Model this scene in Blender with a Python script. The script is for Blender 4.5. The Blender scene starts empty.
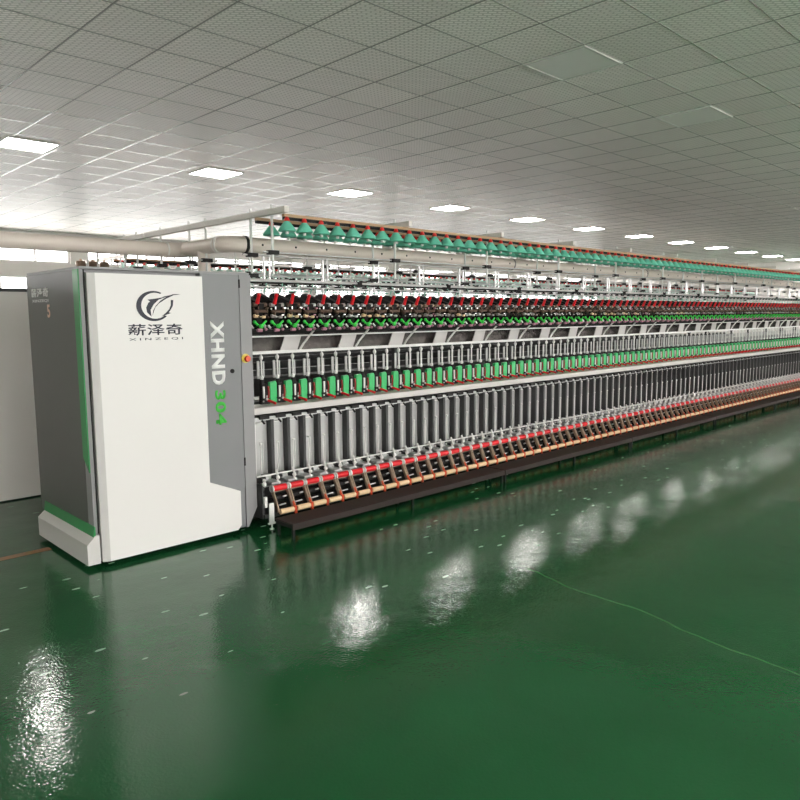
import bpy, bmesh, math, random
from mathutils import Vector, Matrix
random.seed(7)
C = bpy.context.scene.collection
PI = math.pi
FLOOR, CEIL = 0.0, 3.714

# ------------------------------------------------------------------ materials
def mat(name, col, rough=0.5, metal=0.0, spec=0.5, emit=None, estr=0.0, coat=0.0, bump=0.0, bscale=200.0, vary=0.0, vscale=6.0):
    m = bpy.data.materials.new(name); m.use_nodes = True
    nt = m.node_tree; b = nt.nodes['Principled BSDF']
    b.inputs['Base Color'].default_value = (*col, 1)
    b.inputs['Roughness'].default_value = rough
    b.inputs['Metallic'].default_value = metal
    b.inputs['Specular IOR Level'].default_value = spec
    b.inputs['Coat Weight'].default_value = coat
    if emit:
        b.inputs['Emission Color'].default_value = (*emit, 1)
        b.inputs['Emission Strength'].default_value = estr
    if vary or bump:
        tc = nt.nodes.new('ShaderNodeTexCoord')
    if vary:
        n = nt.nodes.new('ShaderNodeTexNoise'); n.inputs['Scale'].default_value = vscale; n.inputs['Detail'].default_value = 4
        nt.links.new(tc.outputs['Object'], n.inputs['Vector'])
        mx = nt.nodes.new('ShaderNodeMix'); mx.data_type = 'RGBA'
        mx.inputs[6].default_value = (*[c * (1 - vary) for c in col], 1)
        mx.inputs[7].default_value = (*[min(1, c * (1 + vary)) for c in col], 1)
        nt.links.new(n.outputs['Fac'], mx.inputs[0]); nt.links.new(mx.outputs[2], b.inputs['Base Color'])
    if bump:
        n = nt.nodes.new('ShaderNodeTexNoise'); n.inputs['Scale'].default_value = bscale
        nt.links.new(tc.outputs['Object'], n.inputs['Vector'])
        bp = nt.nodes.new('ShaderNodeBump'); bp.inputs['Strength'].default_value = bump; bp.inputs['Distance'].default_value = 0.002
        nt.links.new(n.outputs['Fac'], bp.inputs['Height']); nt.links.new(bp.outputs['Normal'], b.inputs['Normal'])
    return m

M = dict(
    panel_white=mat('panel_white', (.79, .765, .75), .38, bump=.05, bscale=500),
    trim_white=mat('trim_white', (.62, .60, .585), .45),
    grey_door=mat('grey_door', (.225, .225, .235), .45, bump=.15, bscale=700, vary=.04),
    grey_light=mat('grey_light', (.29, .285, .29), .5),
    dark_side=mat('dark_side', (.085, .085, .08), .45, bump=.15, bscale=700, vary=.08),
    green_stripe=mat('green_stripe', (.012, .26, .065), .4),
    logo_ink=mat('logo_ink', (.018, .018, .035), .5),
    letter_white=mat('letter_white', (.85, .85, .84), .5),
    letter_grey=mat('letter_grey', (.8, .8, .78), .5),
    letter_green=mat('letter_green', (.05, .5, .05), .5),
    letter_peach=mat('letter_peach', (.75, .5, .36), .5),
    black=mat('black', (.010, .010, .010), .6, spec=.2),
    black_plastic=mat('black_plastic', (.014, .012, .012), .55, spec=.25),
    dark_panel=mat('dark_panel', (.042, .042, .043), .5, vary=.1),
    dark_gap=mat('dark_gap', (.03, .03, .031), .6),
    steel=mat('steel', (.62, .61, .61), .28, metal=.85),
    trough=mat('trough', (.25, .225, .215), .25, metal=.7, bump=1.0, bscale=45, vary=.5, vscale=22),
    steel_dull=mat('steel_dull', (.5, .5, .5), .42, metal=.6, vary=.08, vscale=12),
    alu=mat('alu', (.5, .495, .49), .4, metal=.3, vary=.06, vscale=9),
    white_metal=mat('white_metal', (.78, .77, .75), .35),
    rail_white=mat('rail_white', (.66, .62, .6), .4, vary=.08, vscale=5),
    beam=mat('beam', (.62, .58, .54), .5),
    brown_rail=mat('brown_rail', (.42, .26, .14), .5),
    red=mat('red', (.72, .012, .02), .35),
    red_cap=mat('red_cap', (.75, .03, .025), .4),
    red_dull=mat('red_dull', (.34, .03, .025), .45),
    orange_joint=mat('orange_joint', (.62, .07, .02), .45),
    bronze=mat('bronze', (.36, .26, .19), .4, metal=.35),
    tan=mat('tan', (.76, .54, .33), .45, vary=.12, vscale=40),
    green_pad=mat('green_pad', (.035, .48, .14), .4),
    green_hook=mat('green_hook', (.04, .6, .07), .35),
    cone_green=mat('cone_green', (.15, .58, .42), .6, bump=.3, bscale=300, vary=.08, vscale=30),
    cone_far_glare=mat('cone_far_glare', (.6, .82, .74), .6),  # window glare painted into the far cones as a paler green
    divider=mat('divider', (.56, .53, .52), .4, bump=.4, bscale=60),
    pink=mat('pink', (.5, .22, .3), .45),
    grey_roller=mat('grey_roller', (.34, .3, .29), .4),
    brown_roller=mat('brown_roller', (.11, .06, .04), .5),
    pvc=mat('pvc', (.82, .72, .65), .32, vary=.03, vscale=3),
    pvc_ring=mat('pvc_ring', (.9, .86, .82), .35),
    bench=mat('bench', (.032, .022, .02), .6, spec=.25, vary=.15, vscale=5),
    wall=mat('wall', (.74, .7, .67), .6, bump=.1),
    frame_white=mat('frame_white', (.72, .7, .68), .4),
    nb_panel=mat('nb_panel', (.74, .70, .67), .4),
    yellow=mat('yellow', (.75, .6, .1), .4),
    stop_red=mat('stop_red', (.8, .09, .03), .35),
    teal_pale=mat('teal_pale', (.25, .5, .4), .5),
    brown_yarn=mat('brown_yarn', (.2, .13, .09), .8, bump=.3),
    lamp_on=mat('lamp_on', (.9, .9, .9), .5, emit=(1, .95, .915), estr=23.0),
    lamp_off=mat('lamp_off', (.8, .79, .76), .4),
    lamp_frame=mat('lamp_frame', (.6, .6, .57), .4),
    grid=mat('grid', (.42, .405, .39), .18, spec=.8),
    orange_paint=mat('orange_paint', (.27, .11, .035), .3, vary=.15, vscale=8),
)

def glass_mat():
    m = bpy.data.materials.new('window_glass'); m.use_nodes = True
    nt = m.node_tree; nt.nodes.clear()
    o = nt.nodes.new('ShaderNodeOutputMaterial'); t = nt.nodes.new('ShaderNodeBsdfTransparent'); g = nt.nodes.new('ShaderNodeBsdfGlossy')
    g.inputs['Roughness'].default_value = .02
    mx = nt.nodes.new('ShaderNodeMixShader'); mx.inputs[0].default_value = .06
    nt.links.new(t.outputs[0], mx.inputs[1]); nt.links.new(g.outputs[0], mx.inputs[2]); nt.links.new(mx.outputs[0], o.inputs[0])
    return m
M['glass'] = glass_mat()

def ceiling_mat():
    m = bpy.data.materials.new('ceiling_tiles'); m.use_nodes = True
    nt = m.node_tree; b = nt.nodes['Principled BSDF']; L = nt.links.new
    b.inputs['Roughness'].default_value = .48; b.inputs['Specular IOR Level'].default_value = .3
    tc = nt.nodes.new('ShaderNodeTexCoord')
    # embossed slanted dashes: a brick pattern turned diagonally
    mp = nt.nodes.new('ShaderNodeMapping'); mp.inputs['Rotation'].default_value = (0, 0, math.radians(45))
    L(tc.outputs['Object'], mp.inputs['Vector'])
    br = nt.nodes.new('ShaderNodeTexBrick'); br.inputs['Scale'].default_value = 1.0
    br.inputs['Brick Width'].default_value = .066; br.inputs['Row Height'].default_value = .033; br.offset = .5
    br.inputs['Mortar Size'].default_value = .010; br.inputs['Mortar Smooth'].default_value = .6
    br.inputs['Color1'].default_value = (.93, .88, .85, 1); br.inputs['Color2'].default_value = (.97, .92, .89, 1)
    br.inputs['Mortar'].default_value = (.64, .60, .575, 1)
    L(mp.outputs[0], br.inputs['Vector'])
    n = nt.nodes.new('ShaderNodeTexNoise'); n.inputs['Scale'].default_value = .5
    L(tc.outputs['Object'], n.inputs['Vector'])
    # per tile tone
    sn = nt.nodes.new('ShaderNodeVectorMath'); sn.operation = 'SNAP'; sn.inputs[1].default_value = (.6, .6, 10)
    of = nt.nodes.new('ShaderNodeVectorMath'); of.operation = 'ADD'; of.inputs[1].default_value = (-5.171 + 12, -2.599 + 12, 0)
    L(tc.outputs['Object'], of.inputs[0]); L(of.outputs[0], sn.inputs[0])
    wn = nt.nodes.new('ShaderNodeTexWhiteNoise'); L(sn.outputs[0], wn.inputs['Vector'])
    mr = nt.nodes.new('ShaderNodeMapRange'); mr.inputs[3].default_value = .95; mr.inputs[4].default_value = 1.05
    L(wn.outputs['Value'], mr.inputs[0])
    sc = nt.nodes.new('ShaderNodeVectorMath'); sc.operation = 'SCALE'; L(br.outputs['Color'], sc.inputs[0]); L(mr.outputs[0], sc.inputs['Scale'])
    L(sc.outputs[0], b.inputs['Base Color'])
    bp = nt.nodes.new('ShaderNodeBump'); bp.inputs['Strength'].default_value = .8; bp.inputs['Distance'].default_value = .002
    bp.invert = True; L(br.outputs['Fac'], bp.inputs['Height']); L(bp.outputs['Normal'], b.inputs['Normal'])
    return m
M['ceiling'] = ceiling_mat()

def floor_mat():
    m = bpy.data.materials.new('floor_epoxy'); m.use_nodes = True
    nt = m.node_tree; b = nt.nodes['Principled BSDF']; L = nt.links.new
    N = nt.nodes.new
    b.inputs['Specular IOR Level'].default_value = .5
    b.inputs['IOR'].default_value = 1.52
    tc = N('ShaderNodeTexCoord')
    def noise(scale, detail=4, vec=None, rough=.5):
        n = N('ShaderNodeTexNoise'); n.inputs['Scale'].default_value = scale; n.inputs['Detail'].default_value = detail; n.inputs['Roughness'].default_value = rough
        L(vec or tc.outputs['Object'], n.inputs['Vector']); return n
    def ramp(src, p0, c0, p1, c1):
        r = N('ShaderNodeValToRGB'); e = r.color_ramp.elements
        e[0].position, e[0].color, e[1].position, e[1].color = p0, (*c0, 1), p1, (*c1, 1)
        L(src, r.inputs[0]); return r
    def mix(fac, a, c):
        x = N('ShaderNodeMix'); x.data_type = 'RGBA'
        L(fac, x.inputs[0])
        if isinstance(a, tuple): x.inputs[6].default_value = (*a, 1)
        else: L(a, x.inputs[6])
        if isinstance(c, tuple): x.inputs[7].default_value = (*c, 1)
        else: L(c, x.inputs[7])
        return x
    big = noise(.9, 6)
    base = ramp(big.outputs['Fac'], .35, (.008, .082, .025), .7, (.014, .106, .037))
    # scuffs and chips: small elongated pale flecks
    mp = N('ShaderNodeMapping'); mp.inputs['Rotation'].default_value = (0, 0, .75); mp.inputs['Scale'].default_value = (1, 2.6, 1)
    L(tc.outputs['Object'], mp.inputs['Vector'])
    vo = N('ShaderNodeTexVoronoi'); vo.inputs['Scale'].default_value = 4.2; L(mp.outputs[0], vo.inputs['Vector'])
    chip = N('ShaderNodeMath'); chip.operation = 'LESS_THAN'; chip.inputs[1].default_value = .158
    wob = noise(30, 3)
    add = N('ShaderNodeMath'); add.operation = 'MULTIPLY_ADD'; L(wob.outputs['Fac'], add.inputs[0]); add.inputs[1].default_value = .09
    L(vo.outputs['Distance'], add.inputs[2]); L(add.outputs[0], chip.inputs[0])
    # only some of the chips, fewer far from the machine
    gate = N('ShaderNodeMath'); gate.operation = 'GREATER_THAN'; gate.inputs[1].default_value = .3
    sepc = N('ShaderNodeSeparateColor'); L(vo.outputs['Color'], sepc.inputs[0]); L(sepc.outputs[0], gate.inputs[0])
    both = N('ShaderNodeMath'); both.operation = 'MULTIPLY'; L(chip.outputs[0], both.inputs[0]); L(gate.outputs[0], both.inputs[1])
    sxyz = N('ShaderNodeSeparateXYZ'); L(tc.outputs['Object'], sxyz.inputs[0])
    near = N('ShaderNodeMapRange'); near.inputs[1].default_value = 2.6; near.inputs[2].default_value = 2.9; L(sxyz.outputs[1], near.inputs[0])
    both2 = N('ShaderNodeMath'); both2.operation = 'MULTIPLY'; L(both.outputs[0], both2.inputs[0]); L(near.outputs[0], both2.inputs[1])
    c1 = mix(both2.outputs[0], base.outputs[0], (.42, .52, .44))
    # a wandering crack line crossing the aisle
    cn = noise(1.3, 3)
    lx = N('ShaderNodeMath'); lx.operation = 'MULTIPLY_ADD'; L(cn.outputs['Fac'], lx.inputs[0]); lx.inputs[1].default_value = .22; L(sxyz.outputs[0], lx.inputs[2])
    ly = N('ShaderNodeMath'); ly.operation = 'MULTIPLY_ADD'; L(sxyz.outputs[1], ly.inputs[0]); ly.inputs[1].default_value = -.16; L(lx.outputs[0], ly.inputs[2])
    sb = N('ShaderNodeMath'); sb.operation = 'SUBTRACT'; L(ly.outputs[0], sb.inputs[0]); sb.inputs[1].default_value = 3.295
    ab = N('ShaderNodeMath'); ab.operation = 'ABSOLUTE'; L(sb.outputs[0], ab.inputs[0])
    lt = N('ShaderNodeMath'); lt.operation = 'LESS_THAN'; L(ab.outputs[0], lt.inputs[0]); lt.inputs[1].default_value = .0045
    yl = N('ShaderNodeMath'); yl.operation = 'LESS_THAN'; L(sxyz.outputs[1], yl.inputs[0]); yl.inputs[1].default_value = 2.55
    cr = N('ShaderNodeMath'); cr.operation = 'MULTIPLY'; L(lt.outputs[0], cr.inputs[0]); L(yl.outputs[0], cr.inputs[1])
    crh = N('ShaderNodeMath'); crh.operation = 'MULTIPLY'; L(cr.outputs[0], crh.inputs[0]); crh.inputs[1].default_value = .55
    c2 = mix(crh.outputs[0], c1.outputs[2], (.14, .24, .12))
    L(c2.outputs[2], b.inputs['Base Color'])
    # gloss
    rn = noise(1.6, 5)
    rr = N('ShaderNodeMapRange'); rr.inputs[1].default_value = .3; rr.inputs[2].default_value = .7; rr.inputs[3].default_value = .05; rr.inputs[4].default_value = .14
    L(rn.outputs['Fac'], rr.inputs[0]); L(rr.outputs[0], b.inputs['Roughness'])
    n1 = noise(2.2, 3); n2 = noise(80, 1)
    s = N('ShaderNodeMath'); s.operation = 'MULTIPLY_ADD'; L(n2.outputs['Fac'], s.inputs[0]); s.inputs[1].default_value = .13; L(n1.outputs['Fac'], s.inputs[2])
    bp = N('ShaderNodeBump'); bp.inputs['Strength'].default_value = .5; bp.inputs['Distance'].default_value = .012
    L(s.outputs[0], bp.inputs['Height']); L(bp.outputs['Normal'], b.inputs['Normal'])
    return m
M['floor'] = floor_mat()

# ------------------------------------------------------------------ mesh helpers
class MB:
    def __init__(s): s.bm = bmesh.new()
    def box(s, x0, x1, y0, y1, z0, z1, mtx=None, bevel=0):
        r = bmesh.ops.create_cube(s.bm, size=1)
        vs = r['verts']
        for v in vs:
            v.co = Vector(((x0 + x1) / 2 + v.co.x * (x1 - x0), (y0 + y1) / 2 + v.co.y * (y1 - y0), (z0 + z1) / 2 + v.co.z * (z1 - z0)))
        if bevel:
            es = list({e for v in vs for e in v.link_edges})
            r2 = bmesh.ops.bevel(s.bm, geom=es, offset=bevel, segments=1, affect='EDGES', profile=.5)
            vs = list({v for f in r2['faces'] for v in f.verts})
        if mtx is not None: bmesh.ops.transform(s.bm, matrix=mtx, verts=vs)
        return s
    def cyl(s, p0, p1, r, r2=None, seg=12):
        p0, p1 = Vector(p0), Vector(p1); d = p1 - p0
        m = Matrix.Translation((p0 + p1) / 2) @ d.to_track_quat('Z', 'Y').to_matrix().to_4x4()
        bmesh.ops.create_cone(s.bm, cap_ends=True, segments=seg, radius1=r, radius2=r if r2 is None else r2, depth=d.length, matrix=m)
        return s
    def ball(s, p, r, seg=10, sc=(1, 1, 1)):
        bmesh.ops.create_uvsphere(s.bm, u_segments=seg, v_segments=max(5, seg // 2 + 1), radius=r, matrix=Matrix.Translation(p) @ Matrix.Diagonal((*sc, 1)))
        return s
    def tube(s, pts, r, seg=8):
        pts = [Vector(p) for p in pts]; rings = []
        for i, p in enumerate(pts):
            t = (pts[min(i + 1, len(pts) - 1)] - pts[max(i - 1, 0)]).normalized()
            q = t.to_track_quat('Z', 'Y').to_matrix()
            rings.append([s.bm.verts.new(p + q @ Vector((r * math.cos(a * 2 * PI / seg), r * math.sin(a * 2 * PI / seg), 0))) for a in range(seg)])
        for a, b in zip(rings, rings[1:]):
            # align the rings so that the tube does not twist
            k = min(range(seg), key=lambda k: sum((a[i].co - b[(i + k) % seg].co).length for i in range(seg)))
            b[:] = b[k:] + b[:k]
            for i in range(seg): s.bm.faces.new((a[i], a[(i + 1) % seg], b[(i + 1) % seg], b[i]))
        s.bm.faces.new(rings[0][::-1]); s.bm.faces.new(rings[-1])
        return s
    def lathe(s, prof, c=(0, 0, 0), seg=20):
        c = Vector(c); rings = []
        for r, z in prof:
            rings.append([s.bm.verts.new(c + Vector((r * math.cos(a * 2 * PI / seg), r * math.sin(a * 2 * PI / seg), z))) for a in range(seg)])
        for a, b in zip(rings, rings[1:]):
            for i in range(seg): s.bm.faces.new((a[i], a[(i + 1) % seg], b[(i + 1) % seg], b[i]))
        s.bm.faces.new(rings[0][::-1]); s.bm.faces.new(rings[-1])
        return s
    def prism(s, pts, axis, a0, a1):
        """pts 2D outline; axis 'x' -> (y,z), 'y' -> (x,z), 'z' -> (x,y), extruded from a0 to a1"""
        def P(p, a): return {'x': (a, p[0], p[1]), 'y': (p[0], a, p[1]), 'z': (p[0], p[1], a)}[axis]
        A = [s.bm.verts.new(P(p, a0)) for p in pts]; B = [s.bm.verts.new(P(p, a1)) for p in pts]
        n = len(pts); s.bm.faces.new(A); s.bm.faces.new(B[::-1])
        for i in range(n): s.bm.faces.new((A[i], B[i], B[(i + 1) % n], A[(i + 1) % n]))
        return s
    def mesh(s, name, m, smooth=False):
        bmesh.ops.recalc_face_normals(s.bm, faces=s.bm.faces)
        me = bpy.data.meshes.new(name); s.bm.to_mesh(me); s.bm.free(); me.materials.append(m)
        if smooth:
            for p in me.polygons: p.use_smooth = True
            try: me.set_sharp_from_angle(angle=math.radians(40))
            except Exception: pass
        return me

def split_mesh(me):
    """a mesh of far-apart pieces -> one mesh per piece"""
    n = len(me.vertices); root = list(range(n))
    def find(i):
        while root[i] != i: root[i] = root[root[i]]; i = root[i]
        return i
    for e in me.edges: root[find(e.vertices[0])] = find(e.vertices[1])
    isl = {}
    for i in range(n): isl.setdefault(find(i), []).append(i)
    isl = list(isl.values()); bb = []
    for vs_ in isl:
        co = [me.vertices[i].co for i in vs_]
        bb.append(([min(c[a] for c in co) for a in range(3)], [max(c[a] for c in co) for a in range(3)]))
    g = list(range(len(isl)))
    def fg(i):
        while g[i] != i: i = g[i]
        return i
    for i in range(len(isl)):
        for j in range(i):
            gap = math.sqrt(sum(max(0, bb[i][0][a] - bb[j][1][a], bb[j][0][a] - bb[i][1][a]) ** 2 for a in range(3)))
            size = max(bb[k][1][a] - bb[k][0][a] for k in (i, j) for a in range(3))
            if gap <= max(.02, .5 * size): g[fg(i)] = fg(j)
    groups = {}
    for i in range(len(isl)): groups.setdefault(fg(i), set()).update(isl[i])
    if len(groups) < 2: return [me]
    out = []
    for keep in groups.values():
        bm = bmesh.new(); bm.from_mesh(me); bm.verts.ensure_lookup_table()
        bmesh.ops.delete(bm, geom=[v for v in bm.verts if v.index not in keep], context='VERTS')
        m2 = me.copy(); bm.to_mesh(m2); bm.free(); out.append(m2)
    return out

def link(name, me, parent=None, loc=(0, 0, 0)):
    o = bpy.data.objects.new(name, me); C.objects.link(o); o.location = loc
    if parent: o.parent = parent
    return o
def build(name, mb, m, parent=None, loc=(0, 0, 0), smooth=False):
    return link(name, mb.mesh(name, m, smooth), parent, loc)
def empty(name, loc, label=None, cat=None, group=None):
    o = bpy.data.objects.new(name, None); C.objects.link(o); o.location = loc; o.empty_display_size = .1
    if label: tag(o, label, cat, group)
    return o
def tag(o, label, cat, group=None, kind=None):
    o['label'] = label; o['category'] = cat
    if group: o['group'] = group
    if kind: o['kind'] = kind
    return o
def struct(name, mb, m, smooth=False):
    o = build(name, mb, m, smooth=smooth); o['kind'] = 'structure'; return o
ONES = 'zeroth first second third fourth fifth sixth seventh eighth ninth tenth eleventh twelfth thirteenth fourteenth fifteenth sixteenth seventeenth eighteenth nineteenth'.split()
TENS = {2: ('twentieth', 'twenty'), 3: ('thirtieth', 'thirty'), 4: ('fortieth', 'forty'), 5: ('fiftieth', 'fifty')}
def ordinal(n):
    if n < 20: return ONES[n]
    t, u = divmod(n, 10)
    return TENS[t][0] if u == 0 else TENS[t][1] + '-' + ONES[u]

def text_obj(name, body, parent, origin, width, height, m, plane='front', rot=0, bold=0.0, depth=.001, xs=1.0):
    """lettering fitted into width x height; plane 'front' faces -y, 'side' faces -x; origin = lower left corner (world)"""
    cu = bpy.data.curves.new(name, 'FONT'); cu.body = body; cu.size = 1; cu.extrude = 0; cu.offset = bold; cu.resolution_u = 3; cu.space_character = 1 + bold * 3
    tmp = bpy.data.objects.new(name + '_tmp', cu); C.objects.link(tmp)
    bpy.context.view_layer.update()
    dg = bpy.context.evaluated_depsgraph_get()
    me = bpy.data.meshes.new_from_object(tmp.evaluated_get(dg))
    bpy.data.objects.remove(tmp)
    xsv = [v.co.x for v in me.vertices]; ysv = [v.co.y for v in me.vertices]
    if not xsv: return None
    x0, x1, y0, y1 = min(xsv), max(xsv), min(ysv), max(ysv)
    bm = bmesh.new(); bm.from_mesh(me)
    r = bmesh.ops.extrude_face_region(bm, geom=bm.faces[:])
    up = [g for g in r['geom'] if isinstance(g, bmesh.types.BMVert)]
    for v in up: v.co.z += 1
    for v in bm.verts:
        u = (v.co.x - x0) / (x1 - x0) * width; w = (v.co.y - y0) / (y1 - y0) * height; d = v.co.z * depth
        if rot:                                   # reads downward
            u, w = w, -u
        if plane == 'front': v.co = (u, -d, w)
        else: v.co = (-d, -u, w)
    bmesh.ops.recalc_face_normals(bm, faces=bm.faces)
    bm.to_mesh(me); bm.free(); me.name = name
    me.materials.clear(); me.materials.append(m)
    return link(name, me, parent, Vector(origin) - parent_world(parent))
def parent_world(p):
    v = Vector((0, 0, 0))
    while p: v += p.location; p = p.parent
    return v

# ------------------------------------------------------------------ room
X0, X1, Y0, Y1 = -9.0, 33.0, -8.0, 19.0
struct('floor', MB().box(X0, X1, Y0, Y1, -.1, 0), M['floor'])
struct('ceiling', MB().box(X0, X1, Y0, Y1, CEIL, CEIL + .1), M['ceiling'])
struct('wall_right', MB().box(X1, X1 + .2, Y0, Y1 + .2, 0, CEIL), M['wall'])
struct('wall_left', MB().box(X0 - .2, X0, Y0, Y1 + .2, 0, CEIL), M['wall'])
def window_wall(name, ya, yb, wins, z0, z1):
    mb = MB(); mb.box(X0, X1, ya, yb, 0, z0); mb.box(X0, X1, ya, yb, z1, CEIL)
    x = X0
    for a, b in wins:
        mb.box(x, a, ya, yb, z0, z1); x = b
    mb.box(x, X1, ya, yb, z0, z1)
    return struct(name, mb, M['wall'])
WZ0, WZ1 = .95, 3.28
wins = [(-7.6 + k * 3.7, -7.6 + k * 3.7 + 3.3) for k in range(11)]
mbw = MB()
for za, zb in ((0, .95), (2.62, 2.94), (3.34, CEIL)): mbw.box(X0, X1, Y1, Y1 + .2, za, zb)
for za, zb in ((.95, 2.62), (2.94, 3.34)):
    xx = X0
    for a, b in wins + [(X1, X1)]:
        mbw.box(xx, a, Y1, Y1 + .2, za, zb); xx = b
struct('wall_back', mbw, M['wall'])
wn = 1
def window(a, b, yc, z0, z1):
    global wn
    e = bpy.data.objects.new('window_%d' % wn, None); C.objects.link(e); e.location = (a, yc, z0); e['kind'] = 'structure'; wn += 1
    w, h = b - a, z1 - z0
    f = MB().box(0, w, -.04, .04, 0, .05).box(0, w, -.04, .04, h - .05, h).box(0, .05, -.04, .04, .05, h - .05).box(w - .05, w, -.04, .04, .05, h - .05)
    for k in (1, 2, 3): f.box(w * k / 4 - .02, w * k / 4 + .02, -.03, .03, .05, h - .05)
    build('window_frame', f, M['frame_white'], e)
    build('window_pane', MB().box(.04, w - .04, -.004, .004, .04, h - .04), M['glass'], e)
for a, b in wins: window(a, b, Y1 + .1, .95, 2.62); window(a, b, Y1 + .1, 2.94, 3.34)
wins_f = [(-7.6 + k * 3.7, -7.6 + k * 3.7 + 3.0) for k in range(11)]
window_wall('wall_front', Y0 - .2, Y0, wins_f, .7, 3.3)
for a, b in wins_f: window(a, b, Y0 - .1, .7, 3.3)

GX, GY, T = 5.171, 2.599, .6
g = MB()
x = GX - T * 23
while x < X1:
    if x > X0: g.box(x - .006, x + .006, Y0, Y1, CEIL - .003, CEIL)
    x += T
y = GY - T * 17
while y < Y1:
    if y > Y0: g.box(X0, X1, y - .006, y + .006, CEIL - .003, CEIL)
    y += T
struct('trim_1', g, M['grid'])

struct('trim_2', MB().box(-9, 1.58, 5.10, 5.17, 0, .0015), M['orange_paint'])

# ceiling lamps
def lamp(cx, cy, on, label, group=None):
    t = empty('ceiling_lamp', (cx, cy, CEIL), label, 'lamp', group)
    f = MB().box(-.3, .3, -.3, -.28, -.014, 0).box(-.3, .3, .28, .3, -.014, 0).box(-.3, -.28, -.28, .28, -.014, 0).box(.28, .3, -.28, .28, -.014, 0)
    build('lamp_frame', f, M['lamp_frame'], t)
    build('diffuser', MB().box(-.28, .28, -.28, .28, -.010, -.002), M['lamp_on'] if on else M['lamp_off'], t)
row = [(k, 5.62 + 2.605 * k) for k in range(-1, 11)]
for k, lx in row:
    lamp(lx, 9.68, True, 'lit square ceiling panel in the lamp row, %s from the left edge of the picture' % ordinal(k + 2), 'lit ceiling panels')
lamp(5.471, 3.499, False, 'unlit square panel in the near ceiling tiles, nearer and higher in the picture')
lamp(7.871, 3.499, False, 'unlit square panel in the ceiling at the upper right, further of the two')
for k in range(-4, 7):
    for ly in (-2.74, -6.0):  # unseen; the farther row is added so its bounce brightens the ceiling
        lamp(5.55 + 2.58 * k, ly, True, 'unseen lit square ceiling panel in the rows behind the camera', 'lit ceiling panels behind the camera')
for k in range(-5, -1):  # unseen extension of the row, added to brighten the floor on the left
    lamp(5.62 + 2.605 * k, 9.68, True, 'unseen lit square ceiling panel added beyond the left end of the visible row', 'added lit ceiling panels outside the picture')

# ------------------------------------------------------------------ control cabinet
cab = empty('control_cabinet', (2.26, 5.0, 0), 'tall grey and white machine control cabinet with a bird logo and green stripes', 'cabinet')
O = cab.location.copy()
def cpart(name, mb, m, parent=None, smooth=False):
    """geometry given in world coordinates; stored relative to the cabinet"""
    bmesh.ops.translate(mb.bm, vec=-parent_world(parent or cab), verts=mb.bm.verts)
    return build(name, mb, m, parent or cab, smooth=smooth)
cpart('body', MB().box(1.68, 2.80, 4.56, 5.52, .06, 1.895).box(2.78, 2.85, 4.58, 5.5, .2, 1.88), M['grey_light'])
cpart('base_frame', MB().box(1.76, 2.76, 4.6, 5.42, 0, .06), M['black'])
cpart('top_cover', MB().box(1.665, 2.862, 4.515, 5.525, 1.895, 1.91), M['grey_light'])
fp = cpart('front_panel', MB().prism([(1.735, .035), (2.675, .035), (2.705, .065), (2.705, .3225), (2.46, .4285), (2.46, 1.87), (1.735, 1.87)], 'y', 4.47, 4.56), M['panel_white'])
cpart('corner_strip', MB().prism([(1.735, 4.47), (1.735, 4.56), (1.70, 4.56), (1.692, 4.49)], 'z', .035, 1.87), M['trim_white'])
door = cpart('door', MB().box(2.46, 2.762, 4.50, 4.56, .33, 1.893), M['grey_door'])
cpart('end_door', MB().prism([(2.768, .03), (2.785, .03), (2.862, .17), (2.862, 1.893), (2.768, 1.893)], 'y', 4.50, 4.58), M['grey_light'])
cpart('lower_door', MB().box(2.707, 2.762, 4.505, 4.56, .035, .33), M['grey_door'])
side = cpart('side_panel', MB().box(1.66, 1.68, 4.614, 5.52, .2, 1.893), M['dark_side'])
cpart('edge_strip', MB().box(1.66, 1.682, 4.52, 4.56, .21, 1.893), M['grey_light'])
cpart('edge_groove', MB().box(1.682, 1.70, 4.545, 4.56, .21, 1.893), M['black'])
cpart('green_stripe', MB().prism([(4.524, .62), (4.612, .71), (4.612, 1.893), (4.524, 1.893)], 'x', 1.652, 1.68), M['green_stripe'])
cpart('edge_sill', MB().box(1.661, 1.68, 4.562, 4.612, .21, .70), M['grey_light'])
kick = cpart('kick_plate', MB().prism([(1.60, .03), (1.68, .03), (1.68, .215), (1.655, .215), (1.60, .165)], 'y', 4.49, 5.42), M['trim_white'])
cpart('green_stripe', MB().prism([(1.645, .206), (1.66, .215), (1.66, .272), (1.653, .272)], 'y', 4.50, 5.42), M['green_stripe'], kick)
# emergency stop on its printed band
es = cpart('emergency_stop', MB().cyl((2.80, 4.5, 1.292), (2.80, 4.494, 1.292), .034, seg=20), M['yellow'])
cpart('push_button', MB().cyl((2.802, 4.494, 1.29), (2.802, 4.475, 1.29), .016, seg=16).cyl((2.802, 4.475, 1.29), (2.802, 4.462, 1.29), .024, .02, seg=16), M['stop_red'], es, smooth=True)
cpart('lock', MB().cyl((2.686, 4.5, 1.206), (2.686, 4.492, 1.206), .016, seg=16).box(2.681, 2.691, 4.488, 4.494, 1.196, 1.216), M['black_plastic'])
for hz in (.5, 1.8): cpart('hinge', MB().cyl((2.766, 4.497, hz), (2.766, 4.497, hz + .06), .006), M['black_plastic'])
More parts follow.
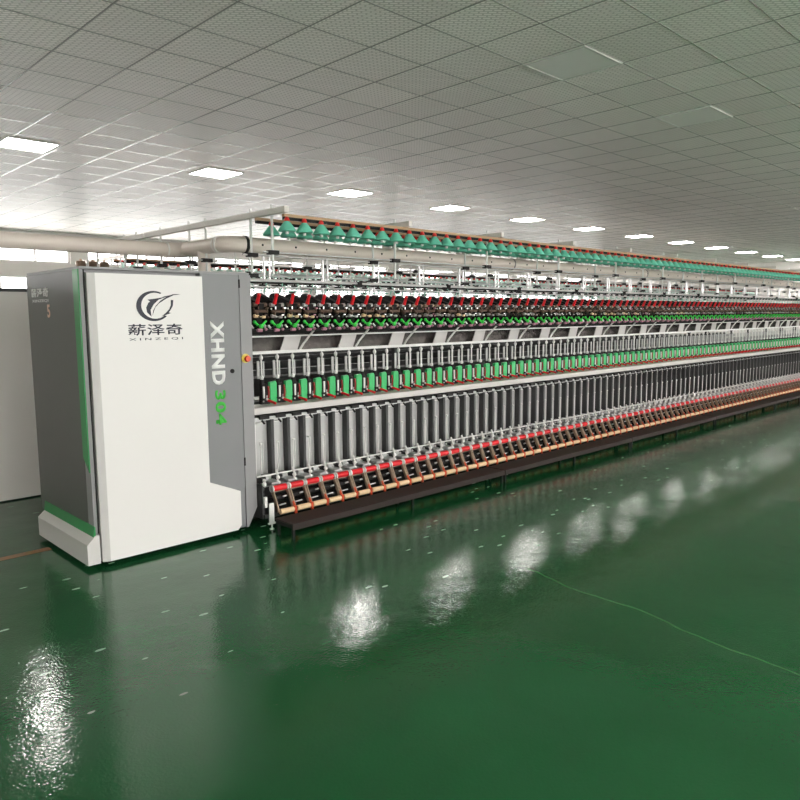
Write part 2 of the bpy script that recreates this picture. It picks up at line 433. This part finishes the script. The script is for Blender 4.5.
# logo: open ring swoosh with a bird
def swoosh(outer, inner, y=4.4685):
    return MB().prism(outer + inner[::-1], 'y', y, y + .002)
lc = (2.105, 1.668)
def P2(px, pz):   # logo units, 1 = ring radius
    return (lc[0] + px * .118, lc[1] + pz * .098)
def arc(c, rx, rz, a0, a1, n=28):
    return [(c[0] + rx * math.cos(math.radians(a0 + (a1 - a0) * i / n)), c[1] + rz * math.sin(math.radians(a0 + (a1 - a0) * i / n))) for i in range(n + 1)]
logo = cpart('logo', swoosh([P2(*p) for p in arc((0, 0), 1.0, 1.0, 62, 318)], [P2(*p) for p in arc((.08, .02), .80, .86, 66, 312)]), M['logo_ink'], fp)
def logo_piece(pts):
    cpart('logo_stroke', MB().prism([P2(*p) for p in pts], 'y', 4.468, 4.4705), M['logo_ink'], logo)
logo_piece([(-.35, .42), (.25, .52), (.85, .66), (1.0, .74), (.6, .64), (.28, .42), (0, .12), (-.2, -.25), (-.16, -.7), (-.4, -.42), (-.44, -.1), (-.3, .22), (-.2, .3)])
logo_piece([(1.62, .80), (1.2, .74), (.75, .50), (.3, .18), (.0, -.2), (-.1, -.62), (-.04, -.3), (.12, .02), (.4, .36), (.8, .64), (1.15, .8), (1.35, .82)])
logo_piece([(1.02, .42), (1.16, .40), (1.12, .02), (.98, -.25), (.86, -.42), (1.0, -.46), (.42, -.7), (.72, -.42), (.9, -.2), (1.0, .05)])
cpart_text = [
    ('lettering', '薪泽奇', fp, (1.926, 4.4695, 1.478), .372, .074, M['logo_ink'], 'front', 0, .012),
    ('lettering', 'X I N Z E Q I', fp, (1.93, 4.4695, 1.444), .37, .018, M['logo_ink'], 'front', 0, .004),
    ('lettering', 'XHND', door, (2.525, 4.4995, 1.566), .452, .105, M['letter_white'], 'front', 1, .045),
    ('lettering', '304', door, (2.542, 4.4995, 1.075), .25, .085, M['letter_green'], 'front', 1, .035),
    ('lettering', '薪泽奇', side, (1.6595, 5.43, 1.737), .345, .062, M['letter_grey'], 'side', 0, .022),
    ('lettering', 'XINZEQI', side, (1.6595, 5.42, 1.700), .33, .022, M['letter_grey'], 'side', 0, .01),
    ('lettering', '5', side, (1.6595, 5.125, 1.597), .055, .088, M['letter_peach'], 'side', 0, .03),
]
for nm, body, par, org, w, h, m_, pl, rt, bo in cpart_text:
    text_obj(nm, body, par, org, w, h, m_, pl, rt, bo)

# ------------------------------------------------------------------ twisting machine
P = .155; NU = 100; MX = 2.96         # pitch, number of positions, first position
XE = MX + P * NU - .06
mach = empty('spinning_machine', (MX, 5.05, 0), 'long twisting machine with rows of heads, spindles and cradles running to the right', 'machine')
MO = mach.location.copy()
def mpart(name, mb, m, smooth=False):
    bmesh.ops.translate(mb.bm, vec=-MO, verts=mb.bm.verts)
    return build(name, mb, m, mach, smooth=smooth)
XS = 2.875
mpart('back_panel', MB().box(XS, XE, 5.04, 5.06, .34, .885), M['dark_panel'])
mpart('back_spindle_rail', MB().box(XS, XE, 5.18, 5.40, .832, .885), M['steel_dull'])
mpart('upper_back_panel', MB().box(XS, XE, 4.93, 4.95, 1.452, 1.70), M['black'])
mpart('lower_panel', MB().box(XS, XE, 4.76, 4.78, .02, .36), M['dark_gap'])
mpart('trough', MB().prism([(5.0, 1.30), (4.9, 1.30), (4.9, 1.31), (4.99, 1.31), (5.036, 1.462), (5.046, 1.462)], 'x', XS, XE), M['trough'])
mpart('trough_rail', MB().box(XS, XE, 4.88, 4.9, 1.292, 1.316), M['white_metal'])
mpart('trough_rail', MB().box(XS, XE, 4.88, 4.9, 1.428, 1.44), M['white_metal'])
mpart('head_rail', MB().box(XS, XE, 4.74, 4.93, 1.475, 1.49), M['black_plastic'])
mpart('spindle_rail', MB().box(XS, XE, 4.70, 4.92, .832, .885, bevel=.004), M['rail_white'])
mpart('guide_rail', MB().box(XS, XE, 4.68, 4.70, .785, .812), M['steel_dull'])
mpart('cradle_rail', MB().cyl((XS - .01, 4.5, .394), (XE, 4.5, .394), .006), M['white_metal'], True)
mpart('housing_rail', MB().box(XS, XE, 4.52, 4.62, .298, .306), M['steel_dull'])
mpart('drive_shaft', MB().cyl((XS, 4.56, .20), (XE, 4.56, .20), .02), M['black_plastic'], True)
mpart('base_rail', MB().box(XS, XE, 4.42, 4.72, .085, .115), M['dark_gap'])
mpart('yarn_guide_rail', MB().cyl((XS, 4.85, 1.83), (XE, 4.85, 1.83), .006), M['steel'], True)
mpart('center_tube', MB().cyl((XS, 5.08, 1.892), (XE, 5.08, 1.892), .010), M['white_metal'], True)  # bright highlight of the tube, built as a white tube
mpart('center_tube', MB().cyl((XS, 5.06, 1.872), (XE, 5.06, 1.872), .008), M['black_plastic'], True)  # dark underside of the same tube, built as a black one
# end frame beside the cabinet
mpart('end_frame', MB().box(2.868, 2.89, 4.44, 5.5, .08, .34).box(2.868, 2.885, 4.7, 5.45, .3, 1.45), M['dark_gap'])
ft = mpart('leveling_foot', MB().box(2.905, 2.945, 4.40, 4.412, .045, .20).cyl((2.925, 4.406, .0), (2.925, 4.406, .05), .006).cyl((2.925, 4.406, .0), (2.925, 4.406, .006), .018).box(2.895, 2.955, 4.398, 4.414, .04, .052), M['white_metal'])
mpart('end_bracket', MB().box(2.878, 2.90, 4.42, 4.44, .17, .25), M['white_metal'])
mpart('end_nut', MB().ball((2.89, 4.44, .345), .018).ball((2.89, 4.44, .375), .014), M['white_metal'], True)
# inner struts carrying the frame
for k in range(9):
    xx = 3.0 + k * 1.86
    mpart('frame_leg', MB().box(xx, xx + .05, 5.07, 5.12, 0, 1.485).box(xx, xx + .05, 5.38, 5.43, 0, 1.485).box(xx, xx + .05, 5.12, 5.38, 1.45, 1.485), M['dark_gap'])

# --- the repeated position: meshes about the unit's own x = 0, y and z in world metres relative to mach
def um(name, mb, m, smooth=True):
    bmesh.ops.translate(mb.bm, vec=Vector((0, -MO.y, 0)), verts=mb.bm.verts)
    return split_mesh(mb.mesh(name, m, smooth))
def hook_mb():
    b = MB().tube([(-.055, 4.615, 1.558), (-.045, 4.60, 1.545), (-.03, 4.60, 1.53)], .010, 6)
    b.ball((-.052, 4.61, 1.555), .015, 8).ball((.0, 4.60, 1.522), .019, 8, (1.1, .8, 1))
    b.tube([(-.015, 4.60, 1.524), (.01, 4.60, 1.532), (.03, 4.605, 1.547), (.052, 4.61, 1.562)], .009, 6)
    return b
U = dict(
    head_arm=um('head_arm', MB().prism([(4.62, 1.70), (4.585, 1.69), (4.60, 1.64), (4.64, 1.54), (4.93, 1.51), (4.93, 1.735), (4.90, 1.775), (4.85, 1.78)], 'x', -.022, .022)
                .box(.022, .05, 4.66, 4.9, 1.55, 1.66).box(-.05, -.022, 4.70, 4.88, 1.60, 1.70), M['black_plastic'], False),
    knob=um('knob', MB().cyl((-.03, 4.60, 1.695), (-.03, 4.575, 1.75), .016, .013, seg=10).ball((-.03, 4.573, 1.755), .016, 8), M['red']),
    roller_a=um('top_roller', MB().cyl((-.062, 4.615, 1.685), (-.024, 4.615, 1.685), .016).cyl((.024, 4.615, 1.685), (.058, 4.615, 1.685), .016).cyl((-.03, 4.615, 1.685), (.03, 4.615, 1.685), .006), M['grey_roller']),
    roller_b=um('middle_roller', MB().cyl((-.06, 4.60, 1.635), (.06, 4.60, 1.635), .012).ball((.045, 4.59, 1.65), .012, 8).ball((-.04, 4.59, 1.62), .013, 8), M['brown_roller']),
    roller_c=um('lower_roller', MB().cyl((-.045, 4.625, 1.60), (-.01, 4.625, 1.60), .015).cyl((.02, 4.62, 1.592), (.05, 4.62, 1.592), .011).cyl((-.015, 4.62, 1.595), (.03, 4.62, 1.595), .005), M['grey_roller']),
    clip=um('clip', MB().box(.045, .066, 4.585, 4.60, 1.655, 1.667).ball((-.068, 4.59, 1.655), .008, 6).box(.03, .05, 4.59, 4.6, 1.603, 1.612).ball((.066, 4.6, 1.59), .008, 6).box(-.03, -.022, 4.59, 4.6, 1.65, 1.672).ball((-.02, 4.595, 1.594), .007, 6), M['steel']),
    hook=um('hook', hook_mb(), M['green_hook']),
    condenser=um('condenser', MB().cyl((-.022, 4.62, 1.492), (.018, 4.62, 1.492), .013).ball((.055, 4.62, 1.498), .012, 6), M['pink']),
    collector=um('collector', MB().ball((.05, 4.63, 1.525), .013, 8).cyl((.05, 4.64, 1.53), (.075, 4.66, 1.50), .007).cyl((-.065, 4.64, 1.53), (-.05, 4.63, 1.505), .008), M['steel']),
    guide=um('yarn_guide', MB().box(-.02, .02, 4.835, 4.865, 1.835, 1.848).cyl((0, 4.85, 1.848), (0, 4.83, 1.862), .006), M['black_plastic']),
    teal=um('yarn_tube', MB().cyl((.03, 4.88, 1.78), (.06, 4.88, 1.86), .006).cyl((-.045, 4.9, 1.79), (-.06, 4.9, 1.85), .005).cyl((-.02, 4.9, 1.80), (.02, 4.9, 1.80), .006), M['teal_pale']),
    spindle=um('spindle', MB().cyl((0, 4.9, 1.07), (0, 4.9, 1.285), .007).ball((0, 4.9, 1.262), .016, 10, (1, 1, 1.4)).ball((0, 4.9, 1.10), .016, 10, (1, 1, 1.3)).cyl((0, 4.9, 1.28), (0, 4.9, 1.30), .004), M['white_metal']),
    sleeve=um('sleeve', MB().box(-.022, .002, 4.93, 4.938, 1.09, 1.235).box(.038, .048, 4.93, 4.936, 1.10, 1.23), M['alu'], False),
    base=um('spindle_base', MB().cyl((.01, 4.905, .885), (.01, 4.905, 1.05), .030).cyl((0, 4.9, 1.05), (0, 4.9, 1.085), .02).box(-.03, .05, 4.865, 4.9, .886, .92).ball((-.03, 4.86, .93), .01, 6), M['black_plastic']),
    band=um('band', MB().box(-.012, .002, 4.862, 4.874, .935, 1.03).ball((.02, 4.86, .925), .009, 6).ball((-.015, 4.86, .91), .007, 6), M['white_metal']),
    pad=um('brake_pad', MB().prism([(.062, .886), (.126, .886), (.126, 1.05), (.116, 1.068), (.062, 1.06)], 'y', 4.872, 4.905), M['green_pad'], False),
    edge=um('pad_edge', MB().tube([(.046, 4.88, .93), (.054, 4.88, .98), (.046, 4.88, 1.03)], .008, 6), M['red_dull']),
    lever=um('lever', MB().tube([(.03, 4.86, .915), (.045, 4.83, .906), (.055, 4.79, .895)], .011, 6), M['red']),
    dash=um('rail_clip', MB().box(-.045, .04, 4.66, 4.70, .798, .826).cyl((-.02, 4.68, .79), (.0, 4.67, .76), .008), M['black_plastic'], False),
    cover=um('spindle_cover', MB().prism([(-.066, .335), (.05, .335), (.05, .765), (.035, .79), (-.02, .80), (-.066, .80)], 'y', 4.72, 4.732), M['alu'], False),
    ridge=um('cover_edge', MB().box(-.066, -.060, 4.708, 4.72, .335, .80).box(.008, .011, 4.714, 4.72, .335, .60).box(-.05, .032, 4.706, 4.72, .76, .768), M['white_metal'], False),
    fin=um('divider_fin', MB().box(.055, .082, 4.665, 4.745, .335, .79), M['dark_panel'], False),
    rod=um('lift_rod', MB().cyl((-.036, 4.68, .335), (-.036, 4.68, .60), .006).ball((-.036, 4.68, .605), .0125, 8), M['white_metal']),
    bracket=um('bracket', MB().tube([(0, 4.50, .425), (.0, 4.49, .40), (.006, 4.485, .37), (.012, 4.50, .335), (.028, 4.49, .318)], .009, 6).ball((.005, 4.485, .365), .017, 8), M['white_metal']),
    housing=um('housing', MB().box(-.05, .035, 4.49, 4.60, .314, .334, bevel=.004).box(-.03, .02, 4.60, 4.66, .33, .37), M['steel_dull'], False),
    bolt=um('bolt', MB().ball((-.045, 4.52, .362), .010, 6), M['steel']),
    arm=um('cradle_arm', MB().prism([(4.485, .30), (4.455, .312), (4.365, .135), (4.388, .12)], 'x', -.074, -.064).prism([(4.485, .30), (4.455, .312), (4.365, .135), (4.388, .12)], 'x', .060, .070).cyl((-.066, 4.475, .262), (.062, 4.475, .262), .006), M['bronze'], False),
    ring=um('end_ring', MB().cyl((-.074, 4.462, .292), (-.064, 4.462, .292), .029).cyl((.060, 4.462, .292), (.068, 4.462, .292), .029), M['white_metal']),
    tan=um('winding_roller', MB().cyl((-.060, 4.372, .130), (.060, 4.372, .130), .0215), M['tan']),
    joint=um('joint', MB().box(.062, .082, 4.352, 4.395, .105, .155).cyl((.072, 4.37, .155), (.072, 4.39, .182), .009).ball((.072, 4.352, .105), .012, 6), M['orange_joint']),
    drum=um('friction_drum', MB().cyl((-.05, 4.47, .212), (.05, 4.47, .212), .024).cyl((-.045, 4.45, .16), (.045, 4.45, .16), .018), M['black_plastic']),
    drum_highlight=um('drum_highlight', MB().cyl((.018, 4.442, .222), (.05, 4.442, .224), .007).cyl((-.03, 4.428, .165), (.03, 4.428, .168), .006), M['steel']),  # grey highlights along the drum fronts, built as thin steel rods
)
VAR = dict(roller_a=[U['roller_a']], roller_c=[U['roller_c']], clip=[U['clip']], hook=[U['hook']])
for key, cols in (('roller_a', ('brown_roller', 'bronze', 'steel_dull')), ('roller_c', ('tan', 'black_plastic', 'steel')), ('clip', ('pink', 'brown_roller', 'steel'))):
    for c_ in cols:
        v_ = [q_.copy() for q_ in U[key]]
        for q_ in v_: q_.materials[0] = M[c_]
        VAR[key].append(v_)
rv = random.Random(3)
# (parent, [sub parts])
TREE = [('drafting_head', 'head_arm', [('knob', 'knob'), ('top_roller', 'roller_a'), ('middle_roller', 'roller_b'), ('lower_roller', 'roller_c'), ('clip', 'clip'), ('hook', 'hook'), ('condenser', 'condenser'), ('collector', 'collector')]),
        ('yarn_guide', 'guide', [('yarn_tube', 'teal')]),
        ('spindle', 'spindle', [('sleeve', 'sleeve'), ('spindle_base', 'base'), ('band', 'band'), ('brake_pad', 'pad'), ('pad_edge', 'edge'), ('lever', 'lever')]),
        ('spindle_cover', 'cover', [('cover_edge', 'ridge'), ('divider_fin', 'fin'), ('lift_rod', 'rod'), ('rail_clip', 'dash')]),
        ('cradle', 'arm', [('bracket', 'bracket'), ('housing', 'housing'), ('bolt', 'bolt'), ('end_ring', 'ring'), ('winding_roller', 'tan'), ('joint', 'joint'), ('friction_drum', 'drum'), ('drum_highlight', 'drum_highlight')])]
# heads, spindles and cradles sit over slightly different x, as seen
OFF = dict(drafting_head=.0, yarn_guide=.03, spindle=.235 - .0, spindle_cover=.10, cradle=.09)
OFF = dict(drafting_head=.05, yarn_guide=.08, spindle=.235, spindle_cover=.10, cradle=.08)
for k in range(NU - 1):
    for nm, key, subs in TREE:
        p = link(nm, U[key][0], mach, (k * P + OFF[nm], 0, 0))
        if nm in ('drafting_head',):
            p.location.z += random.uniform(-.003, .003)
        for sn, sk in subs:
            for q_ in (rv.choice(VAR[sk]) if sk in VAR else U[sk]): link(sn, q_, p)
# trough dividers every fourth position
dv = um('divider', MB().prism([(-.10, 1.314), (.075, 1.314), (.12, 1.43), (.02, 1.43), (-.045, 1.43)], 'y', 4.925, 4.935), M['divider'], False)
ds = um('divider_strut', MB().tube([(.085, 4.90, 1.318), (.12, 4.89, 1.37), (.15, 4.85, 1.43), (.17, 4.80, 1.49)], .009, 6), M['white_metal'])
k = 0
while 3.55 + k * .62 < XE - .2:
    d = link('trough_divider', dv[0], mach, (3.50 + k * .62 - MX, 0, 0)); link('divider_strut', ds[0], d); k += 1

# posts and connectors on the centre tube
k = 0
while 3.38 + k * .62 < XE:
    xx = 3.38 + k * .62
    mpart('center_post', MB().cyl((xx, 5.10, 1.44), (xx, 5.10, 2.11), .012).cyl((xx + .055, 5.10, 1.89), (xx + .055, 5.10, 2.11), .009), M['steel'], True); k += 1
k = 0
while 4.37 + k * 1.24 < XE:
    xx = 4.37 + k * 1.24
    mpart('tube_connector', MB().box(xx - .05, xx + .05, 5.045, 5.075, 1.858, 1.884).box(xx + .015, xx + .05, 5.045, 5.08, 1.884, 1.91), M['black_plastic']); k += 1

# --- bobbins lying in the cradles: things of their own
bob = MB().cyl((-.060, 0, 0), (.057, 0, 0), .0235, seg=16).mesh('bobbin', M['red'], True)
for k in range(NU - 1):
    o = link('bobbin', bob, None, (MX + k * P + OFF['cradle'], 4.462, .292))
    if k < 40: tag(o, 'red bobbin tube in the low front cradles, %s from the control cabinet' % ordinal(k + 1), 'bobbin', 'red bobbins in the low front cradles')
    else: tag(o, 'red bobbin tube far along the low front cradles, beyond the fortieth', 'bobbin', 'red bobbins in the low front cradles')

# ------------------------------------------------------------------ creel frame, rails, rods
BX = 3.035; BP = 1.24; NB = 13
def creel(name, ox, oy, label, beams, y_end, rods=True, rails=True):
    t = empty(name, (ox + BX, oy + 4.3, 2.0), label, 'frame')
    def cp(nm, mb, m, sm=False):
        bmesh.ops.translate(mb.bm, vec=-Vector((BX, 4.3, 2.0)), verts=mb.bm.verts)
        return build(nm, mb, m, t, smooth=sm)
    xe = BX + BP * (beams - 1) + .6
    if rails: cp('package_rail', MB().box(BX + .005, xe, 4.306, 4.338, 2.306, 2.328), M['brown_rail'])
    if rails: cp('package_rail', MB().box(BX - .03, xe, 4.606, 4.638, 2.306, 2.328), M['brown_rail'])
    if rails: cp('rail_liner', MB().box(BX + .005, xe, 4.308, 4.335, 2.286, 2.306).box(BX - .03, xe, 4.608, 4.635, 2.286, 2.306), M['black'])
    for yy, zz, r in ((4.43, 2.06, .006), (4.71, 2.06, .007), (4.71, 1.908, .005), (5.39, 2.06, .006), (5.67, 2.06, .006)):
        cp('cross_bar', MB().cyl((BX - .1, yy, zz), (xe, yy, zz), r), M['steel'], True)
    for k in range(beams):
        xx = BX + BP * k
        ye = y_end if k == 0 else min(y_end, 5.9)
        cp('beam', MB().box(xx - .045, xx - .005, 4.235, ye, 2.328, 2.370), M['beam'])
        if not rods: continue
        for yy in (4.43, 4.71, 5.39, 5.67) + ((6.2,) if k == 0 and ye > 6 else ()):
            lo = 1.915 if yy in (4.71, 5.39) else 1.90
            r = cp('hanging_rod', MB().cyl((xx - .02, yy, lo), (xx - .02, yy, 2.40), .010), M['white_metal'], True)
            c = MB().box(xx - .06, xx + .025, yy - .022, yy + .022, 2.044, 2.074)
            cl = [c]
            if yy in (4.71, 5.39): cl.append(MB().box(xx - .06, xx + .025, yy - .02, yy + .02, 1.892, 1.920))
            for c in cl:
                bmesh.ops.translate(c.bm, vec=-Vector((BX, 4.3, 2.0)), verts=c.bm.verts)
                build('clamp', c, M['black_plastic'], r)
    return t
creel('creel_frame', 0, 0, 'beam and rail frame over the front machine with black clamped rods', NB, 6.48)
# tall thin hanger rod and post behind the first beam
# ------------------------------------------------------------------ yarn cones
def cone_meshes():
    body = MB().lathe([(.058, -.022), (.065, -.018), (.062, -.006), (.050, .010), (.038, .026), (.028, .040), (.020, .050), (.013, .057)], seg=20).mesh('yarn_cone', M['cone_green'], True)
    cap = MB().lathe([(.014, .048), (.020, .054), (.019, .066), (.012, .080), (.006, .084)], seg=12).mesh('cap', M['red_cap'], True)
    peg = MB().cyl((0, 0, -.038), (0, 0, -.020), .012, seg=10).mesh('tube_end', M['white_metal'], True)
    return body, cap, peg
cb, cc, cpg = cone_meshes()
cbf = cb.copy(); cbf.materials[0] = M['cone_far_glare']
def cone(x, y, z, label, group, detail=True):
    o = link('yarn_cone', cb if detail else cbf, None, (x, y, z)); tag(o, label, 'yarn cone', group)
    link('cap', cc, o)
    if detail: link('tube_end', cpg, o)
    o.rotation_euler.z = random.uniform(0, 6)
    return o
G1, G2, G3 = 'green yarn cones in the front creel row', 'green yarn cones in the second creel row', 'green yarn cones on the far creel'
for k in range(80):
    cone(3.045 + k * P, 4.285, 2.22, ('green yarn cone in the front creel row, %s from the left' % ordinal(k + 1)) if k < 40 else 'green yarn cone far along the front creel row, beyond the fortieth', G1)
for k in range(80):
    cone(3.115 + k * P, 4.585, 2.22, ('green yarn cone in the creel row behind the front one, %s from the left' % ordinal(k + 1)) if k < 20 else 'green yarn cone far along the second creel row, beyond the twentieth', G2)

# ------------------------------------------------------------------ suction pipes
def pipe(ox, oy, label, z=2.172, holes=True, xend=18.3):
    t = empty('duct_pipe', (ox + 3.05, oy + 5.05, z), label, 'pipe')
    r = .062; yn, yf, ex = 5.05, 5.88, 3.03
    def pp(nm, mb, m, par=None, sm=True):
        bmesh.ops.translate(mb.bm, vec=-Vector((3.05, 5.05, z)), verts=mb.bm.verts)
        return build(nm, mb, m, par or t, smooth=sm)
    R = .13
    pp('elbow', MB().tube([(ex + R - R * math.cos(a), yn + R - R * math.sin(a), z) for a in [i * PI / 2 / 8 for i in range(9)]] + [], r + .003, 16), M['pvc'])
    pp('elbow', MB().tube([(ex - R + R * math.cos(a), yf - R + R * math.sin(a), z) for a in [i * PI / 2 / 8 for i in range(9)]], r + .003, 16), M['pvc'])
    pp('cross_pipe', MB().cyl((ex, yn + R, z), (ex, yf - R, z), r, seg=24), M['pvc'])
    pp('far_pipe', MB().cyl((-8.9 - ox, yf, z), (ex - R, yf, z), r, seg=24), M['pvc'])
    mp_ = pp('main_pipe', MB().cyl((ex + R, yn, z), (xend - ox, yn, z), r, seg=24), M['pvc'])
    pp('collar', MB().cyl((ex, yn + R - .012, z), (ex, yn + R + .003, z), r + .010, seg=24).cyl((ex, yn + R + .03, z), (ex, yn + R + .042, z), r + .008, seg=24), M['pvc_ring'])
    pp('collar', MB().cyl((ex - R - .004, yf, z), (ex - R + .01, yf, z), r + .008, seg=24), M['pvc_ring'])
    pp('clamp_ring', MB().cyl((ex + R + .0, yn, z), (ex + R + .02, yn, z), r + .008, seg=24), M['black_plastic'])
    pp('down_pipe', MB().cyl((ex, 5.46, 1.91), (ex, 5.46, z), .052, seg=20).cyl((ex, 5.46, 1.91), (ex, 5.46, 1.93), .058, seg=20), M['pvc'])
    if holes:
        for k in range(44):
            xx = 3.30 + k * .33
            pp('suction_hole', MB().cyl((xx, yn - .059, z + .0), (xx, yn - .065, z + .0), .009, seg=10), M['black'], mp_)
        for k in range(4):
            xx = 6.7 + 3.2 * k
            pp('clamp_ring', MB().cyl((xx, yn, z), (xx + .015, yn, z), r + .006, seg=24), M['grey_roller'])
    return t
pipe(0, 0, 'cream plastic suction pipe over the front machine, bent behind the control cabinet')

# ------------------------------------------------------------------ step benches in front
def bench(x0, n):
    L_ = 2.47
    t = empty('step_bench', (x0, 4.17, 0), 'low dark brown step bench along the machine, %s from the control cabinet' % ordinal(n), 'bench', 'step benches along the machine')
    build('bench_top', MB().box(.006, L_ - .006, -.115, .105, .112, .124, bevel=.002).box(.006, L_ - .006, -.118, -.108, .078, .122), M['bench'], t)
    build('bench_frame', MB().box(.01, L_ - .01, .08, .10, .085, .112).box(.01, .03, -.1, .08, .085, .112).box(L_ - .03, L_ - .01, -.1, .08, .085, .112), M['black'], t)
    for xx in (.012, L_ / 2 - .01, L_ - .04):
        build('leg', MB().box(xx, xx + .02, -.107, -.087, 0, .09), M['black'], t)
        build('leg', MB().box(xx, xx + .02, .075, .095, 0, .09), M['black'], t)
for n in range(6): bench(2.86 + n * 2.47, n + 1)

# ------------------------------------------------------------------ neighbouring machines
def neighbour(oy, idx):
    lab = ['pale neighbouring control cabinet at the left edge behind the front cabinet', 'control cabinet of the third machine in the far rows', 'control cabinet of the fourth machine in the far rows', 'control cabinet of the fifth machine in the far rows'][idx]
    t = empty('control_cabinet', (1.0, 4.47 + oy, 0), lab, 'cabinet')
    build('body', MB().box(-.9, 1.35, .03, 1.05, .05, 1.82).box(-.85, 1.3, .06, 1.0, 0, .05), M['grey_door'], t)
    build('front_panel', MB().box(-.9, 1.30, 0, .03, .012, 1.82), M['nb_panel'], t)
    build('top_cover', MB().box(-.92, 1.36, -.01, 1.06, 1.82, 1.85), M['dark_panel'], t)
    m_ = empty('spinning_machine', (2.6, 4.9 + oy, 0), ['second twisting machine standing behind the front one', 'third twisting machine in the far rows', 'fourth twisting machine in the far rows', 'fifth twisting machine in the far rows'][idx], 'machine')
    build('lower_body', MB().box(-.2, 22, -.3, .5, 0, .4), M['dark_panel'], m_)
    build('spindle_section', MB().box(-.2, 22, .1, .2, .4, .95).box(-.2, 22, -.2, .3, .83, .885), M['dark_panel'], m_)
    build('head_section', MB().prism([(-.3, 1.55), (.5, 1.55), (.5, 1.72), (.1, 1.76), (-.28, 1.70)], 'x', -.2, 22), M['black_plastic'], m_)
    build('knob_rail', MB().box(-.2, 22, -.32, -.28, 1.70, 1.74), M['red_dull'], m_)
for i, oy in enumerate((2.27, 4.54, 6.81, 9.08)): neighbour(oy, i)
# creel frames behind
creel('creel_frame', 0, 2.27, 'bare creel frame without cones over the second machine', 14, 5.9, True, False)
creel('creel_frame', .8, 4.54, 'creel frame over the third machine, carrying far green cones', 18, 5.9)
creel('creel_frame', 1.4, 6.81, 'creel frame over the fourth machine in the far rows', 18, 5.9, False)
creel('creel_frame', 1.9, 9.08, 'creel frame over the fifth machine in the far rows', 18, 5.9, False)
# cones on the third machine
for k in range(130):
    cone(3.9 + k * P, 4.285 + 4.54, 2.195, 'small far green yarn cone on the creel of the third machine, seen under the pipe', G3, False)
def cone_row(xs, y, z):
    mb = MB()
    for xx in xs:
        mb.lathe([(.066, -.066), (.040, -.005), (.021, .044), (.013, .056)], (xx, y, z), seg=8)
    return mb
def cap_row(xs, y, z):
    mb = MB()
    for xx in xs: mb.lathe([(.014, .050), (.018, .062), (.008, .084)], (xx, y, z), seg=6)
    return mb
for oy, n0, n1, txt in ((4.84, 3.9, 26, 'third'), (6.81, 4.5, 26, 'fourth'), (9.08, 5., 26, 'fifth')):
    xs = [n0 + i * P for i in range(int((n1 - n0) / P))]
    o = build('far_yarn_cones', cone_row(xs, 0, 0), M['cone_far_glare'], None, (0, 4.285 + oy, 2.243)); tag(o, 'dense far rows of green yarn cones over the %s machine back row' % txt, 'yarn cones', None, 'stuff')
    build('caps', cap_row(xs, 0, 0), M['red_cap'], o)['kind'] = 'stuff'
# brown packages at the end of the third creel
bp_ = MB().lathe([(.02, -.05), (.05, -.048), (.055, .0), (.05, .045), (.02, .05)], seg=16).mesh('yarn_package', M['brown_yarn'], True)
bt_ = MB().cyl((0, 0, -.07), (0, 0, .07), .014).mesh('package_tube', M['letter_peach'], True)
rail_t = empty('package_shelf', (3.2, 8.85, 2.13), 'short shelf of brown yarn packages seen above the control cabinet', 'shelf')
build('shelf_bar', MB().box(-.1, .95, -.05, .05, 0, .02), M['steel_dull'], rail_t)
build('shelf_post', MB().cyl((-.05, 0, -2.13), (-.05, 0, 0), .012).cyl((.9, 0, -2.13), (.9, 0, 0), .012), M['steel'], rail_t)
for k, xx in enumerate((3.28, 3.42, 3.56)):
    o = link('yarn_package', bp_, None, (xx, 8.85, 2.22)); tag(o, 'brown yarn package above the control cabinet, %s of three from the left' % ordinal(k + 1), 'yarn package', 'brown yarn packages')
    link('package_tube', bt_, o)

# ------------------------------------------------------------------ world, camera
w = bpy.data.worlds.new('sky'); bpy.context.scene.world = w; w.use_nodes = True
bg = w.node_tree.nodes['Background']; bg.inputs[0].default_value = (1, .975, .955, 1); bg.inputs[1].default_value = 3.2

cd = bpy.data.cameras.new('camera'); cam = bpy.data.objects.new('camera', cd); C.objects.link(cam)
cd.sensor_width = 36; cd.lens = 708.61 / 800 * 36; cd.clip_end = 200
r_, u_, f_ = Vector((.71662, -.69744, -.00666)), Vector((.08792, .08085, .99284)), Vector((.6919, .71207, -.11926))
mt = Matrix((r_, u_, -f_)).transposed().to_4x4(); mt.translation = (0, 0, 1.6)
cam.matrix_world = mt
bpy.context.scene.camera = cam
vs = bpy.context.scene.view_settings
vs.view_transform = 'Standard'; vs.look = 'None'; vs.gamma = 1; vs.exposure = 1.55
